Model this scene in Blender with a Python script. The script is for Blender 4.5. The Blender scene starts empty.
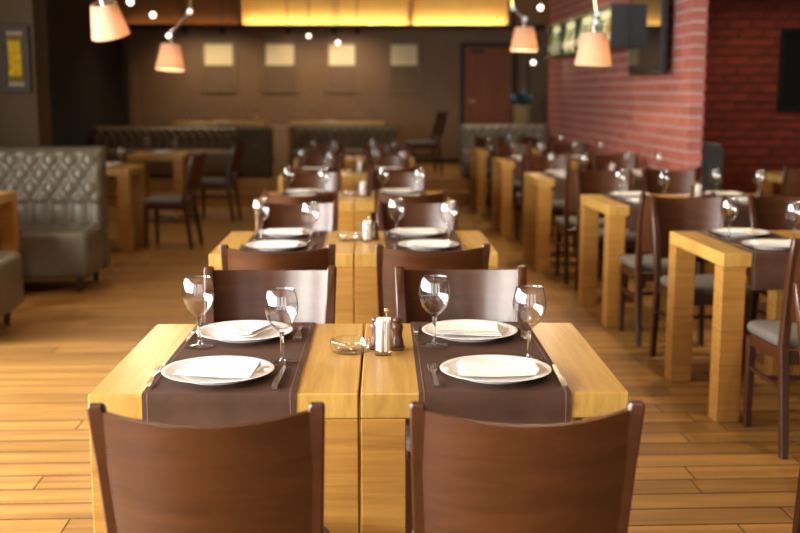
import bpy, math, random
from mathutils import Vector, Matrix
random.seed(7)
PI = math.pi
S = bpy.context.scene
COL = S.collection

# ------------------------------------------------------------------ camera
F, CH = 1111.1, 1.43
PITCH, YAW = math.radians(8.88), math.radians(2.5)
cam_d = bpy.data.cameras.new('camera'); cam = bpy.data.objects.new('camera', cam_d); COL.objects.link(cam)
cam.location = (0, 0, CH); cam.rotation_euler = (PI/2-PITCH, 0, -YAW)
cam_d.sensor_width = 36; cam_d.lens = F*36/800
cam_d.dof.use_dof = True; cam_d.dof.focus_distance = 2.85; cam_d.dof.aperture_fstop = 2.8; cam_d.dof.aperture_blades = 0
cam_d.clip_start = 0.05
S.camera = cam

# ------------------------------------------------------------------ world, exposure, daylight
W = bpy.data.worlds.new('daylight'); S.world = W; W.use_nodes = True
W.node_tree.nodes['Background'].inputs[0].default_value = (0.62, 0.78, 1, 1)
W.node_tree.nodes['Background'].inputs[1].default_value = 0.6
vs = S.view_settings
vs.view_transform = 'Standard'; vs.look = 'None'; vs.gamma = 1; vs.use_curve_mapping = False
vs.exposure = 0.08
S.cycles.max_bounces = 14; S.cycles.transmission_bounces = 12; S.cycles.transparent_max_bounces = 8
S.cycles.diffuse_bounces = 4; S.cycles.glossy_bounces = 4
S.cycles.sample_clamp_indirect = 6; S.cycles.caustics_reflective = False; S.cycles.caustics_refractive = True

def area(name, loc, rot, sx, sy, power, col):
    l = bpy.data.lights.new(name, 'AREA'); l.shape = 'RECTANGLE'; l.size = sx; l.size_y = sy
    l.energy = power; l.color = col
    o = bpy.data.objects.new(name, l); COL.objects.link(o); o.location = loc; o.rotation_euler = rot
    return o
DAY = (1.0, 0.965, 0.91)
LWIN = (-1.6, 0.7, 3.0, 5.3)            # daylight windows in the left wall (centres along the room)
for y in LWIN: area('window_daylight', (-3.66, y, 1.75), (0, -PI/2, 0), 1.9, 1.8, 330, DAY)
RWIN = (-2.0, 0.9, 3.6)                 # windows in the wall behind the camera
for x in RWIN: area('window_daylight', (x, -3.06, 1.75), (PI/2, 0, 0), 2.1, 1.9, 45, DAY)
WARM = (1.0, 0.76, 0.49)

# ------------------------------------------------------------------ material helpers
MATS = {}
def mat(name, col=(.5, .5, .5), rough=.5, metal=0., build=None, **kw):
    m = bpy.data.materials.new(name); m.use_nodes = True
    nt = m.node_tree; b = nt.nodes['Principled BSDF']
    b.inputs['Base Color'].default_value = (*col, 1); b.inputs['Roughness'].default_value = rough
    b.inputs['Metallic'].default_value = metal
    for k, v in kw.items():
        b.inputs[k.replace('_', ' ')].default_value = v
    if build: build(nt, b)
    MATS[name] = m
    return m
def N(nt, t, **kw):
    n = nt.nodes.new(t)
    for k, v in kw.items():
        if k in n.inputs: n.inputs[k].default_value = v
        else: setattr(n, k, v)
    return n
def ramp(nt, fac, stops):
    r = N(nt, 'ShaderNodeValToRGB'); e = r.color_ramp.elements
    while len(e) < len(stops): e.new(.5)
    for i, (p, c) in enumerate(stops): e[i].position = p; e[i].color = (*c, 1)
    nt.links.new(fac, r.inputs[0]); return r.outputs[0]
def grain(scale, c0, c1, c2=None, bump=.05, vary=.0, attr=None, rvary=.0):
    """wood: noise stretched along one axis, colours between c0 and c1; vary: per piece"""
    def f(nt, b):
        tc = N(nt, 'ShaderNodeTexCoord'); mp = N(nt, 'ShaderNodeMapping'); mp.inputs['Scale'].default_value = scale
        oi = N(nt, 'ShaderNodeObjectInfo')
        if attr:
            at = N(nt, 'ShaderNodeAttribute', attribute_name=attr); rnd = at.outputs['Fac']
        else: rnd = oi.outputs['Random']
        nt.links.new(tc.outputs['Object'], mp.inputs['Vector'])
        off = N(nt, 'ShaderNodeVectorMath', operation='SCALE'); off.inputs[0].default_value = (17, 31, 7)
        nt.links.new(rnd, off.inputs['Scale'])
        ad = N(nt, 'ShaderNodeVectorMath', operation='ADD'); nt.links.new(mp.outputs[0], ad.inputs[0]); nt.links.new(off.outputs[0], ad.inputs[1])
        n1 = N(nt, 'ShaderNodeTexNoise', Scale=1.0, Detail=6., Roughness=.62, Distortion=.6)
        nt.links.new(ad.outputs[0], n1.inputs['Vector'])
        c = ramp(nt, n1.outputs['Fac'], [(.3, c0), (.7, c1)])
        if vary:
            hs = N(nt, 'ShaderNodeHueSaturation'); mr = N(nt, 'ShaderNodeMapRange'); mr.inputs['To Min'].default_value = 1-vary; mr.inputs['To Max'].default_value = 1+vary
            nt.links.new(rnd, mr.inputs['Value']); nt.links.new(mr.outputs[0], hs.inputs['Value']); nt.links.new(c, hs.inputs['Color']); c = hs.outputs[0]
        nt.links.new(c, b.inputs['Base Color'])
        bp = N(nt, 'ShaderNodeBump', Strength=bump, Distance=.01); nt.links.new(n1.outputs['Fac'], bp.inputs['Height']); nt.links.new(bp.outputs[0], b.inputs['Normal'])
    return f
def mottle(scale, c0, c1, bump=.0, bscale=None, vary=0.):
    def f(nt, b):
        tc = N(nt, 'ShaderNodeTexCoord'); n1 = N(nt, 'ShaderNodeTexNoise', Scale=scale, Detail=4.)
        nt.links.new(tc.outputs['Object'], n1.inputs['Vector'])
        c = ramp(nt, n1.outputs['Fac'], [(.3, c0), (.7, c1)])
        if vary:
            oi = N(nt, 'ShaderNodeObjectInfo'); hs = N(nt, 'ShaderNodeHueSaturation'); mr = N(nt, 'ShaderNodeMapRange'); mr.inputs['To Min'].default_value = 1-vary; mr.inputs['To Max'].default_value = 1+vary
            nt.links.new(oi.outputs['Random'], mr.inputs['Value']); nt.links.new(mr.outputs[0], hs.inputs['Value']); nt.links.new(c, hs.inputs['Color']); c = hs.outputs[0]
        nt.links.new(c, b.inputs['Base Color'])
        if bump:
            n2 = N(nt, 'ShaderNodeTexNoise', Scale=bscale or scale*4, Detail=3.); nt.links.new(tc.outputs['Object'], n2.inputs['Vector'])
            bp = N(nt, 'ShaderNodeBump', Strength=bump, Distance=.005); nt.links.new(n2.outputs['Fac'], bp.inputs['Height']); nt.links.new(bp.outputs[0], b.inputs['Normal'])
    return f
def emit(name, col, s):
    m = mat(name, col); b = m.node_tree.nodes['Principled BSDF']
    b.inputs['Emission Color'].default_value = (*col, 1); b.inputs['Emission Strength'].default_value = s
    return m

mat('oak_top', rough=.32, build=grain((46, 2.4, 8), (.43, .240, .050), (.63, .385, .095), bump=.08, vary=.05))
mat('oak_leg', rough=.38, build=grain((2.4, 6, 60), (.36, .168, .033), (.55, .288, .062), bump=.08, vary=.05))
mat('walnut', rough=.30, build=grain((5, 6, 30), (.046, .0140, .005), (.072, .022, .0075), bump=.03, vary=.08))
mat('walnut_panel', rough=.27, build=grain((4, 4, 26), (.052, .0165, .0055), (.086, .028, .0095), bump=.03, vary=.08))
PL0, PL1 = (.20, .092, .020), (.46, .245, .062)
mat('plank', rough=.38, build=grain((1.1, 15, 1), PL0, PL1, bump=.04, vary=.22))
mat('plank_far', rough=.38, build=grain((1.1, 15, 1), PL0, PL1, bump=.04, vary=.22, attr='rnd'))
mat('joint', (.035, .018, .008), .8)
mat('seat_cloth', rough=.85, build=mottle(90, (.12, .112, .096), (.17, .158, .138), bump=.25, bscale=700))
mat('runner_cloth', rough=.7, build=mottle(14, (.062, .028, .016), (.088, .041, .024), bump=.3, bscale=420), Specular_IOR_Level=.3)
mat('hem_thread', (.20, .11, .085), .7)
mat('porcelain', (.93, .92, .90), .12)
mat('napkin_cloth', (.93, .91, .85), .8)
mat('glass', (1, 1, 1), .0, Transmission_Weight=1.0, IOR=1.47)
def _thin(nt, b):
    lw = N(nt, 'ShaderNodeLayerWeight'); pw = N(nt, 'ShaderNodeMath', operation='POWER'); pw.inputs[1].default_value = 3.5; nt.links.new(lw.outputs['Facing'], pw.inputs[0]); fr = N(nt, 'ShaderNodeMapRange'); fr.inputs['To Min'].default_value = .075; fr.inputs['To Max'].default_value = .85; nt.links.new(pw.outputs[0], fr.inputs['Value']); g = N(nt, 'ShaderNodeBsdfGlossy', Roughness=.01); t = N(nt, 'ShaderNodeBsdfTransparent'); nt.links.new(ramp(nt, lw.outputs['Facing'], [(.70, (.99, .99, .99)), (.98, (.5, .5, .51))]), t.inputs[0]); mx = N(nt, 'ShaderNodeMixShader')
    nt.links.new(fr.outputs[0], mx.inputs[0]); nt.links.new(t.outputs[0], mx.inputs[1]); nt.links.new(g.outputs[0], mx.inputs[2]); nt.links.new(mx.outputs[0], nt.nodes['Material Output'].inputs[0])
mat('thin_glass', build=_thin)
mat('steel', (.72, .70, .67), .26, 1.)
mat('dark_wood', rough=.35, build=grain((10, 10, 60), (.07, .025, .012), (.13, .05, .022)))
mat('brass', (.75, .52, .2), .25, 1.)
mat('paper', (.90, .87, .80), .75)
mat('leather', rough=.33, build=mottle(7, (.095, .082, .056), (.12, .105, .072), bump=.12, bscale=260))
mat('leather_brown', rough=.45, build=mottle(7, (.15, .095, .05), (.19, .125, .07), bump=.1, bscale=260))
mat('leather_grey', rough=.42, build=mottle(7, (.19, .155, .115), (.23, .19, .145), bump=.1, bscale=260))
mat('leather_olive', rough=.7, build=mottle(7, (.09, .060, .026), (.115, .078, .034)))
mat('leather_slate', rough=.5, build=mottle(7, (.22, .25, .26), (.27, .30, .315)))
mat('black_foot', (.02, .016, .012), .5)
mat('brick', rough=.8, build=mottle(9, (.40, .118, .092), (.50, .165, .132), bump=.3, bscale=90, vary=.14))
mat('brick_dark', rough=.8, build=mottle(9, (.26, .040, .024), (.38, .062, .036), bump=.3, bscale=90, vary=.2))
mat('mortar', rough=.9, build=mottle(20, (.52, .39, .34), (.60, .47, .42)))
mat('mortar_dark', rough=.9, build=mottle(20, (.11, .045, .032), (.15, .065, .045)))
mat('wall_brown', rough=.6, build=mottle(3, (.20, .118, .062), (.225, .133, .072)))
mat('wall_dark', rough=.9, build=mottle(3, (.010, .006, .004), (.014, .009, .006)))
mat('wall_pier', Specular_IOR_Level=.1, rough=.9, build=mottle(3, (.070, .050, .028), (.085, .060, .034)))
mat('ceiling_wood', rough=.5, build=grain((3, 3, 14), (.12, .05, .018), (.20, .085, .03)))
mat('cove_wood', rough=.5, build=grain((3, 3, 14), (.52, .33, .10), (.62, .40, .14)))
mat('fascia', (.028, .018, .011), .6)
mat('door_wood', rough=.6, build=grain((20, 4, 2), (.22, .065, .022), (.32, .10, .036)))
mat('black_metal', (.012, .012, .013), .4)
mat('alu', (.72, .70, .67), .25, 1.)
mat('gold', (.60, .42, .14), .35, .8)
mat('frame_brown', (.22, .135, .07), .5)
mat('frame_dark', (.03, .02, .012), .7)
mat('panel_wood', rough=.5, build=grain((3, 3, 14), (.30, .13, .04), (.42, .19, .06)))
mat('painted_reflection', (.85, .74, .48), .5)
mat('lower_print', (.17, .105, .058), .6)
mat('gold_print', Specular_IOR_Level=.1, rough=.8, build=mottle(30, (.32, .20, .008), (.58, .40, .02)))
mat('olive_print', (.13, .09, .025), .8, Specular_IOR_Level=.1)
mat('screen', (.015, .015, .017), .04)
mat('cabinet_dark', (.022, .026, .032), .35)
mat('bottle_green', (.10, .22, .10), .08, Transmission_Weight=.7)
mat('bottle_amber', (.65, .38, .08), .08, Transmission_Weight=.7)
mat('clear_bottle', (.9, .9, .8), .08, Transmission_Weight=.8)
mat('bottle_label', (.75, .70, .55), .6)
mat('pot_straw', (.42, .29, .12), .8)
mat('blue_leaf', (.16, .32, .50), .5)
mat('dark_leaf', (.03, .06, .03), .5)
mat('window_frame', (.10, .06, .035), .5)
emit('led', (1.0, .80, .40), 48)
emit('added_led_dim', (1.0, .62, .26), 5)
emit('backlight', (.92, .88, .42), .75)
emit('added_downlight_lens', (1.0, .84, .64), 45)
emit('bulb', (1.0, .86, .66), 5)
emit('spot_lens', (1.0, .84, .66), 4)
def _shade(nt, b):
    tr = N(nt, 'ShaderNodeBsdfTranslucent'); tr.inputs[0].default_value = (.80, .58, .42, 1)
    mx = N(nt, 'ShaderNodeMixShader'); mx.inputs[0].default_value = .55
    nt.links.new(b.outputs[0], mx.inputs[1]); nt.links.new(tr.outputs[0], mx.inputs[2])
    nt.links.new(mx.outputs[0], nt.nodes['Material Output'].inputs[0])
mat('shade_cloth', (.80, .62, .46), .85, build=_shade)

# ------------------------------------------------------------------ geometry helpers
class MB:
    def __init__(s): s.v = []; s.f = []; s.a = []
    def add(s, vs_, fs):
        o = len(s.v); s.v += [tuple(x) for x in vs_]; s.f += [tuple(i+o for i in q) for q in fs]; return s
    def box(s, x0, x1, y0, y1, z0, z1, c=0.0):
        if c <= 0:
            v = [(x, y, z) for x in (x0, x1) for y in (y0, y1) for z in (z0, z1)]
            return s.add(v, [(0, 1, 3, 2), (4, 6, 7, 5), (0, 4, 5, 1), (2, 3, 7, 6), (0, 2, 6, 4), (1, 5, 7, 3)])
        c = min(c, .49*(x1-x0), .49*(y1-y0), .49*(z1-z0))
        X = (x0, x1); Y = (y0, y1); Z = (z0, z1); v = []; idx = {}
        for i in (0, 1):
            for j in (0, 1):
                for k in (0, 1):
                    sx, sy, sz = (c, -c)[i], (c, -c)[j], (c, -c)[k]
                    for ax in range(3):
                        p = [X[i]+sx, Y[j]+sy, Z[k]+sz]; p[ax] = (X[i], Y[j], Z[k])[ax]
                        idx[i, j, k, ax] = len(v); v.append(p)
        f = []
        for a in (0, 1):
            f.append([idx[a, j, k, 0] for j, k in ((0, 0), (1, 0), (1, 1), (0, 1))])
            f.append([idx[i, a, k, 1] for i, k in ((0, 0), (1, 0), (1, 1), (0, 1))])
            f.append([idx[i, j, a, 2] for i, j in ((0, 0), (1, 0), (1, 1), (0, 1))])
        for a in (0, 1):
            for b in (0, 1):
                f.append([idx[0, a, b, 1], idx[1, a, b, 1], idx[1, a, b, 2], idx[0, a, b, 2]])
                f.append([idx[a, 0, b, 0], idx[a, 1, b, 0], idx[a, 1, b, 2], idx[a, 0, b, 2]])
                f.append([idx[a, b, 0, 0], idx[a, b, 1, 0], idx[a, b, 1, 1], idx[a, b, 0, 1]])
                for d in (0, 1): f.append([idx[a, b, d, q] for q in range(3)])
        return s.add(v, f)
    def lathe(s, prof, seg=24, close=False, fn=None):
        v = []; f = []; n = len(prof)
        for i in range(seg):
            a = 2*PI*i/seg
            for r, z in prof:
                p = (r*math.cos(a), r*math.sin(a), z); v.append(fn(p, a) if fn else p)
        for i in range(seg):
            j = (i+1) % seg
            for k in range(n if close else n-1):
                m = (k+1) % n; f.append((i*n+k, j*n+k, j*n+m, i*n+m))
        if not close:
            if prof[0][0] > 1e-6: f.append([i*n for i in range(seg)][::-1])
            if prof[-1][0] > 1e-6: f.append([i*n+n-1 for i in range(seg)])
        return s.add(v, f)
    def sweep(s, path, sec):
        """sec(i) -> list of points of ring i (already in 3-D)"""
        rings = [sec(i) for i in range(len(path))]; n = len(rings[0]); v = [p for r in rings for p in r]; f = []
        for i in range(len(rings)-1):
            for k in range(n): m = (k+1) % n; f.append((i*n+k, i*n+m, (i+1)*n+m, (i+1)*n+k))
        f.append(list(range(n))[::-1]); f.append([(len(rings)-1)*n+k for k in range(n)])
        return s.add(v, f)
    def tube(s, pts, r, seg=8):
        P_ = [Vector(p) for p in pts]; rr = r if isinstance(r, (list, tuple)) else [r]*len(P_)
        def sec(i):
            t = (P_[min(i+1, len(P_)-1)]-P_[max(i-1, 0)]).normalized()
            u = t.cross(Vector((0, 0, 1)) if abs(t.z) < .95 else Vector((1, 0, 0))).normalized(); w = t.cross(u)
            return [P_[i]+rr[i]*(math.cos(2*PI*k/seg)*u+math.sin(2*PI*k/seg)*w) for k in range(seg)]
        return s.sweep(P_, sec)
    def bar(s, pts, wx, wy):
        """rectangular post along pts, section in x,y"""
        wx = wx if isinstance(wx, (list, tuple)) else [wx]*len(pts); wy = wy if isinstance(wy, (list, tuple)) else [wy]*len(pts); c = .22
        def sec(i):
            x, y, z = pts[i]; a, b = wx[i]/2, wy[i]/2
            return [(x+q*a, y+w*b, z) for q, w in ((-1+c, -1), (1-c, -1), (1, -1+c), (1, 1-c), (1-c, 1), (-1+c, 1), (-1, 1-c), (-1, -1+c))]
        return s.sweep(pts, sec)
    def rpad(s, x0, x1, y0, y1, z0, z1, r, er, taper=0., dome=0.):
        """upholstered pad: rounded-rectangle plan (radius r), rounded edges (radius er)"""
        def ring(ins, z):
            o = []
            R = max(r-ins, .002)
            for cx, cy, a0 in ((x1, y1, 0), (x0, y1, PI/2), (x0, y0, PI), (x1, y0, 1.5*PI)):
                sx = -1 if cx == x1 else 1; sy = -1 if cy == y1 else 1
                for k in range(6):
                    a = a0+k*PI/10; px = cx+sx*(ins+R)+R*math.cos(a); py = cy+sy*(ins+R)+R*math.sin(a)
                    if taper: px = (x0+x1)/2+(px-(x0+x1)/2)*(1-taper*(y1-py)/(y1-y0))
                    o.append((px, py, z))
            return o
        lv = [(er, z0)]+[(er*(1-math.sin(a)), z0+er*(1-math.cos(a))) for a in (PI/6, PI/3, PI/2)]
        lv += [(er*(1-math.cos(a)), z1-er*(1-math.sin(a))) for a in (0, PI/6, PI/3, PI/2)]
        lv += [(er+.3*(min(x1-x0, y1-y0)/2-er), z1+dome*.7), (er+.7*(min(x1-x0, y1-y0)/2-er), z1+dome)]
        rings = [ring(i, z) for i, z in lv]; n = len(rings[0]); v = [p for q in rings for p in q]; f = []
        for i in range(len(rings)-1):
            for k in range(n): m = (k+1) % n; f.append((i*n+k, i*n+m, (i+1)*n+m, (i+1)*n+k))
        f.append(list(range(n))[::-1]); f.append([(len(rings)-1)*n+k for k in range(n)])
        return s.add(v, f)
    def grid(s, fn, nu, nv, thick=None):
        v = [fn(i/nu, j/nv) for i in range(nu+1) for j in range(nv+1)]; w = nv+1
        return s.add(v, [(i*w+j, (i+1)*w+j, (i+1)*w+j+1, i*w+j+1) for i in range(nu) for j in range(nv)])
    def slab(s, top, bot, nu, nv):
        """closed sheet between two surfaces top(u,v), bot(u,v)"""
        w = nv+1; o = (nu+1)*w
        v = [top(i/nu, j/nv) for i in range(nu+1) for j in range(nv+1)]+[bot(i/nu, j/nv) for i in range(nu+1) for j in range(nv+1)]
        f = []
        for i in range(nu):
            for j in range(nv):
                q = (i*w+j, (i+1)*w+j, (i+1)*w+j+1, i*w+j+1); f.append(q); f.append(tuple(x+o for x in q[::-1]))
        for i in range(nu):
            for j, d in ((0, 1), (nv, -1)):
                q = (i*w+j, i*w+j+o, (i+1)*w+j+o, (i+1)*w+j); f.append(q[::d])
        for j in range(nv):
            for i, d in ((0, -1), (nu, 1)):
                q = (i*w+j, i*w+j+o, i*w+j+1+o, i*w+j+1); f.append(q[::d])
        return s.add(v, f)
    def mesh(s, name, material, smooth=35, attr=None, side=None):
        me = bpy.data.meshes.new(name); me.from_pydata(s.v, [], s.f)
        import bmesh
        bm = bmesh.new(); bm.from_mesh(me); bmesh.ops.recalc_face_normals(bm, faces=bm.faces); bm.to_mesh(me); bm.free()
        if smooth:
            me.polygons.foreach_set('use_smooth', [True]*len(me.polygons)); me.set_sharp_from_angle(angle=math.radians(smooth))
        if attr:
            at = me.attributes.new('rnd', 'FLOAT', 'FACE'); at.data.foreach_set('value', attr)
        me.materials.append(MATS[material])
        if side:
            me.materials.append(MATS[side])
            for p in me.polygons: p.material_index = 0 if abs(p.normal.z) > .9 else 1
        return me

def obj(name, me, parent=None, loc=(0, 0, 0), rz=0.):
    o = bpy.data.objects.new(name, me); COL.objects.link(o)
    o.location = loc; o.rotation_euler = (0, 0, rz)
    if parent: o.parent = parent
    return o
def tag(o, label=None, cat=None, group=None, kind=None):
    if label: o['label'] = label
    if cat: o['category'] = cat
    if group: o['group'] = group
    if kind: o['kind'] = kind
    return o
def struct(name, mb, material, label=None, smooth=0):
    return tag(obj(name, mb.mesh(name, material, smooth)), label, None, None, 'structure')
KIT = {}
def place(kind, name, loc, rz, label, cat, group=None, scale=None):
    """a thing of a kind whose part meshes are built once and shared"""
    parts = KIT[kind]
    if not isinstance(parts, list):
        r = obj(name, parts, None, loc, rz)
    else:
        r = obj(name, None, None, loc, rz)
        for nm, me, subs in parts:
            p = obj(nm, me, r)
            for sn, sm in subs: obj(sn, sm, p)
    if scale: r.scale = scale
    return tag(r, label, cat, group)

# ------------------------------------------------------------------ the room
XL, XR, YB, YF, ZC = -3.6, 5.4, 18.0, -3.0, 3.0
BX, BY0, BY1 = 2.754, 9.05, 15.6           # brick partition
fl = struct('floor', MB().box(XL-.2, XR+.2, YF-.2, YB+.2, -.20, -.022), 'joint', 'golden brown hardwood plank floor')
PW = .1455
def plank_mesh(L):
    return MB().box(-L/2, L/2, -PW/2+.0027, PW/2-.0027, -.022, 0, .0014).mesh('plank', 'plank', 0, None, 'joint')
PMESH = {}
far = MB(); fattr = []
ytop = 14.25
k0 = math.ceil((YF-3.646)/PW)
npl = 0
for k in range(k0, int((ytop-3.646)/PW)+1):
    yc = 3.646+(k+.5)*PW
    rr = random.Random(k*13+5); x = XL-rr.random()*1.6
    while x < XR:
        L = rr.choice((1.1, 1.35, 1.6, 1.9)); a, b = max(x, XL), min(x+L, XR)
        if b-a > .05:
            vis = 2.3 < yc < 6.9 and b > -.40*yc and a < .43*yc and abs(b-a-L) < 1e-6
            if vis and npl < 290:
                if L not in PMESH: PMESH[L] = plank_mesh(L-.0022)
                o = obj('plank', PMESH[L], fl, ((a+b)/2, yc, 0)); npl += 1
            else:
                n0 = len(far.f); far.box(a+.0015, b-.0015, yc-PW/2+.0027, yc+PW/2-.0027, -.022, 0); fattr += [rr.random()]*(len(far.f)-n0)
        x += L
tag(obj('plank_field', far.mesh('plank_field', 'plank_far', 0, fattr, 'joint'), fl), kind='stuff')
struct('ceiling', MB().box(XL-.2, XR+.2, YF-.2, YB+.2, ZC, ZC+.15), 'ceiling_wood', 'dark wood ceiling')

# left wall with daylight windows, wall behind the camera with windows
def wall_with_windows(name, axis, pos, t, lo, hi, cents, half, z0, z1, material, first):
    m = MB()
    def bx(a, b, za, zb):
        if axis == 'x': m.box(pos-t, pos, a, b, za, zb)
        else: m.box(a, b, pos-t, pos, za, zb)
    bx(lo, hi, 0, z0); bx(lo, hi, z1, ZC)
    e = lo
    for c in cents: bx(e, c-half, z0, z1); e = c+half
    bx(e, hi, z0, z1)
    w = struct(name, m, material, 'dark wall with daylight windows')
    for i, c in enumerate(cents):
        fm = MB(); d0, d1 = pos-.10, pos-.02
        for a, b, za, zb in ((c-half, c-half+.06, z0, z1), (c+half-.06, c+half, z0, z1), (c-half+.06, c+half-.06, z0, z0+.06), (c-half+.06, c+half-.06, z1-.06, z1), (c-.03, c+.03, z0+.06, z1-.06), (c-half+.06, c-.03, 1.9, 1.94), (c+.03, c+half-.06, 1.9, 1.94)):
            if axis == 'x': fm.box(d0+.06, d1+.01, a, b, za, zb)
            else: fm.box(a, b, d0+.06, d1+.01, za, zb)
        struct('window_%d' % (first+i), fm, 'window_frame', 'dark framed daylight window')
    return w
wall_with_windows('wall_left', 'x', XL, .15, YF, YB, LWIN, .92, .80, 2.72, 'wall_dark', 1)
wall_with_windows('wall_rear', 'y', YF, .15, XL, XR, RWIN, 1.07, .80, 2.72, 'wall_dark', 5)
struct('wall_right', MB().box(XR, XR+.15, YF, YB, 0, ZC), 'wall_dark', 'dark side wall of the recess')
struct('wall_back', MB().box(XL-.15, XR+.15, YB, YB+.15, 0, ZC), 'wall_brown', 'brown back wall')
# pier with a framed picture
struct('wall_pier', MB().box(XL, -2.535, 9.2, 9.6, 0, ZC, .004), 'wall_pier', 'beige pier wall behind the tufted booth')
# brick partition
bw = struct('wall_brick', MB().box(BX+.012, BX+.118, BY0+.012, BY1, 0, ZC), 'mortar', 'red brick partition wall with pale mortar')
CRS, BLN = .0952, .262
def brick_mesh(mn, lx, ly, lz, m): return MB().box(-lx/2, lx/2, -ly/2, ly/2, -lz/2, lz/2, .004).mesh(mn, m, 0)
bside = brick_mesh('brick', .024, BLN-.014, CRS-.018, 'brick'); bend = brick_mesh('brick', .130, .024, CRS-.018, 'brick')
stuff = MB(); nb = 0
nrow = int(ZC/CRS)
for r in range(nrow):
    zc = (r+.5)*CRS
    obj('brick', bend, bw, (BX+.065, BY0+.012, zc)) if .75 < zc < 2.5 else stuff.box(BX, BX+.13, BY0, BY0+.024, zc-CRS/2+.009, zc+CRS/2-.009)
    y = BY0+.026 - (BLN/2 if r % 2 else 0)
    while y < BY1:
        a, b = max(y, BY0+.026), min(y+BLN-.014, BY1)
        if b-a > .03:
            if .95 < zc < 2.42 and b < 12.9 and a == y and nb < 250:
                obj('brick', bside, bw, (BX+.012, (a+b)/2, zc)); nb += 1
            else: stuff.box(BX, BX+.024, a, b, zc-CRS/2+.009, zc+CRS/2-.009)
        y += BLN
tag(obj('brickwork', stuff.mesh('brickwork', 'brick', 0), bw), kind='stuff')
# recess back wall
RY = 11.7
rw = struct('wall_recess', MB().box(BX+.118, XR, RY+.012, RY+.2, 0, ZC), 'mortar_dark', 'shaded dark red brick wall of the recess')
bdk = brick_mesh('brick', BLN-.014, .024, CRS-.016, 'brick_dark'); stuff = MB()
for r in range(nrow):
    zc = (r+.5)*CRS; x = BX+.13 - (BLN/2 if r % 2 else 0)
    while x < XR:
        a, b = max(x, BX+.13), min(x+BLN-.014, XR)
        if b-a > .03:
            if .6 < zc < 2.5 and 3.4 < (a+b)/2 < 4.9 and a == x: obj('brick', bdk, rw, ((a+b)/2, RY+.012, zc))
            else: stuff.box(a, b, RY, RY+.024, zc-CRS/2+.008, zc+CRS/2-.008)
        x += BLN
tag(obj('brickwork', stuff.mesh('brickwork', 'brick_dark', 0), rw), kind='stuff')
struct('trim_1', MB().box(BX+.13, XR, 9.3, 9.5, 2.3, ZC), 'fascia', 'dark beam over the recess')
# platform with steps
st = struct('floor_platform', MB().box(XL, XR, 14.65, YB, 0, .28), 'joint', 'raised wooden platform at the back')
n = int((YB-14.63)/PW)
for i in range(n): obj('plank', MB().box(XL, BX, 14.63+i*PW+.001, 14.63+(i+1)*PW-.001, .28, .30, .0015).mesh('plank', 'plank', 0), st)
step = struct('floor_step', MB().box(XL, BX, 14.25, 14.65, 0, .13), 'oak_leg', 'wooden step up to the platform')
for i in range(3): obj('plank', MB().box(XL, BX, 14.235+i*.138, 14.235+(i+1)*.138-.002, .13, .15, .0015).mesh('plank', 'plank', 0), step)
obj('riser', MB().box(XL, BX, 14.633, 14.65, .15, .28, .0015).mesh('riser', 'oak_leg', 0), st)
# upper wood panels and lit cove on the back wall
cw = struct('trim_2', MB().box(XL, BX+.6, 17.56, 17.64, 2.42, 2.478, .004), 'fascia', 'dark ledge of the lit ceiling cove')
struct('trim_3', MB().box(XL, BX+.6, 17.64, YB, 2.42, 2.445), 'fascia', 'underside of the lit ceiling cove')
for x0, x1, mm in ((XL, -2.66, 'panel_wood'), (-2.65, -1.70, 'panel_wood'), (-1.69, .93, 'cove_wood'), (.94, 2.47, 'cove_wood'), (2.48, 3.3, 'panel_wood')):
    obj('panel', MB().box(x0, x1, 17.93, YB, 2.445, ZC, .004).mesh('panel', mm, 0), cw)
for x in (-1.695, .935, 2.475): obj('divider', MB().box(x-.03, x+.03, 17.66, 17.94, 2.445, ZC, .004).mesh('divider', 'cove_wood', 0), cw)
obj('light_strip', MB().box(-1.64, 2.43, 17.82, 17.86, 2.447, 2.468).mesh('light_strip', 'led', 0), cw)
obj('light_strip', MB().box(-3.5, -1.75, 17.82, 17.86, 2.447, 2.462).mesh('light_strip', 'added_led_dim', 0), cw)  # dim strip added to brighten the unlit left panels
# door in the back wall
d = struct('door_1', MB().box(1.82, 2.58, 17.94, 17.985, .30, 2.15, .004), 'door_wood', 'reddish brown wooden door')
for x0, x1, z0, z1 in ((1.75, 1.82, .3, 2.22), (2.58, 2.65, .3, 2.22), (1.82, 2.58, 2.15, 2.22)):
    obj('door_frame', MB().box(x0, x1, 17.93, 18, z0, z1, .004).mesh('door_frame', 'fascia', 0), d)
obj('door_closer', MB().box(1.9, 2.12, 17.90, 17.94, 2.06, 2.11, .004).mesh('door_closer', 'black_metal', 0), d)
obj('handle', MB().tube([(1.88, 17.94, 1.3), (1.88, 17.90, 1.3), (1.98, 17.90, 1.3)], .009).mesh('handle', 'alu'), d)
for i, (x, w_) in enumerate(((-3.50, .12), (2.72, .10))):
    struct('trim_%d' % (4+i), MB().box(x, x+w_, 17.90, YB, .3, 2.42, .004), 'wall_brown', 'slim upright post at the back wall')
# baseboard
struct('baseboard_back', MB().box(XL, 1.75, 17.975, YB, .30, .38, .003), 'fascia', 'dark baseboard of the back wall')

# ------------------------------------------------------------------ furniture kits
TW, TD, TH = .617, .785, .75
TT, LG = .060, .104
def leg_mesh(sx, sy):
    x0 = -TW/2 if sx < 0 else TW/2-LG; y0 = -TD/2 if sy < 0 else TD/2-LG
    return MB().box(x0, x0+LG, y0, y0+LG, 0, TH-TT-.001, .0025).mesh('leg', 'oak_leg', 0)
KIT['table'] = [('tabletop', MB().box(-TW/2, TW/2, -TD/2, TD/2, TH-TT, TH, .003).mesh('tabletop', 'oak_top', 0), [])] + \
               [('leg', leg_mesh(a, b), []) for a in (-1, 1) for b in (-1, 1)]

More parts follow.
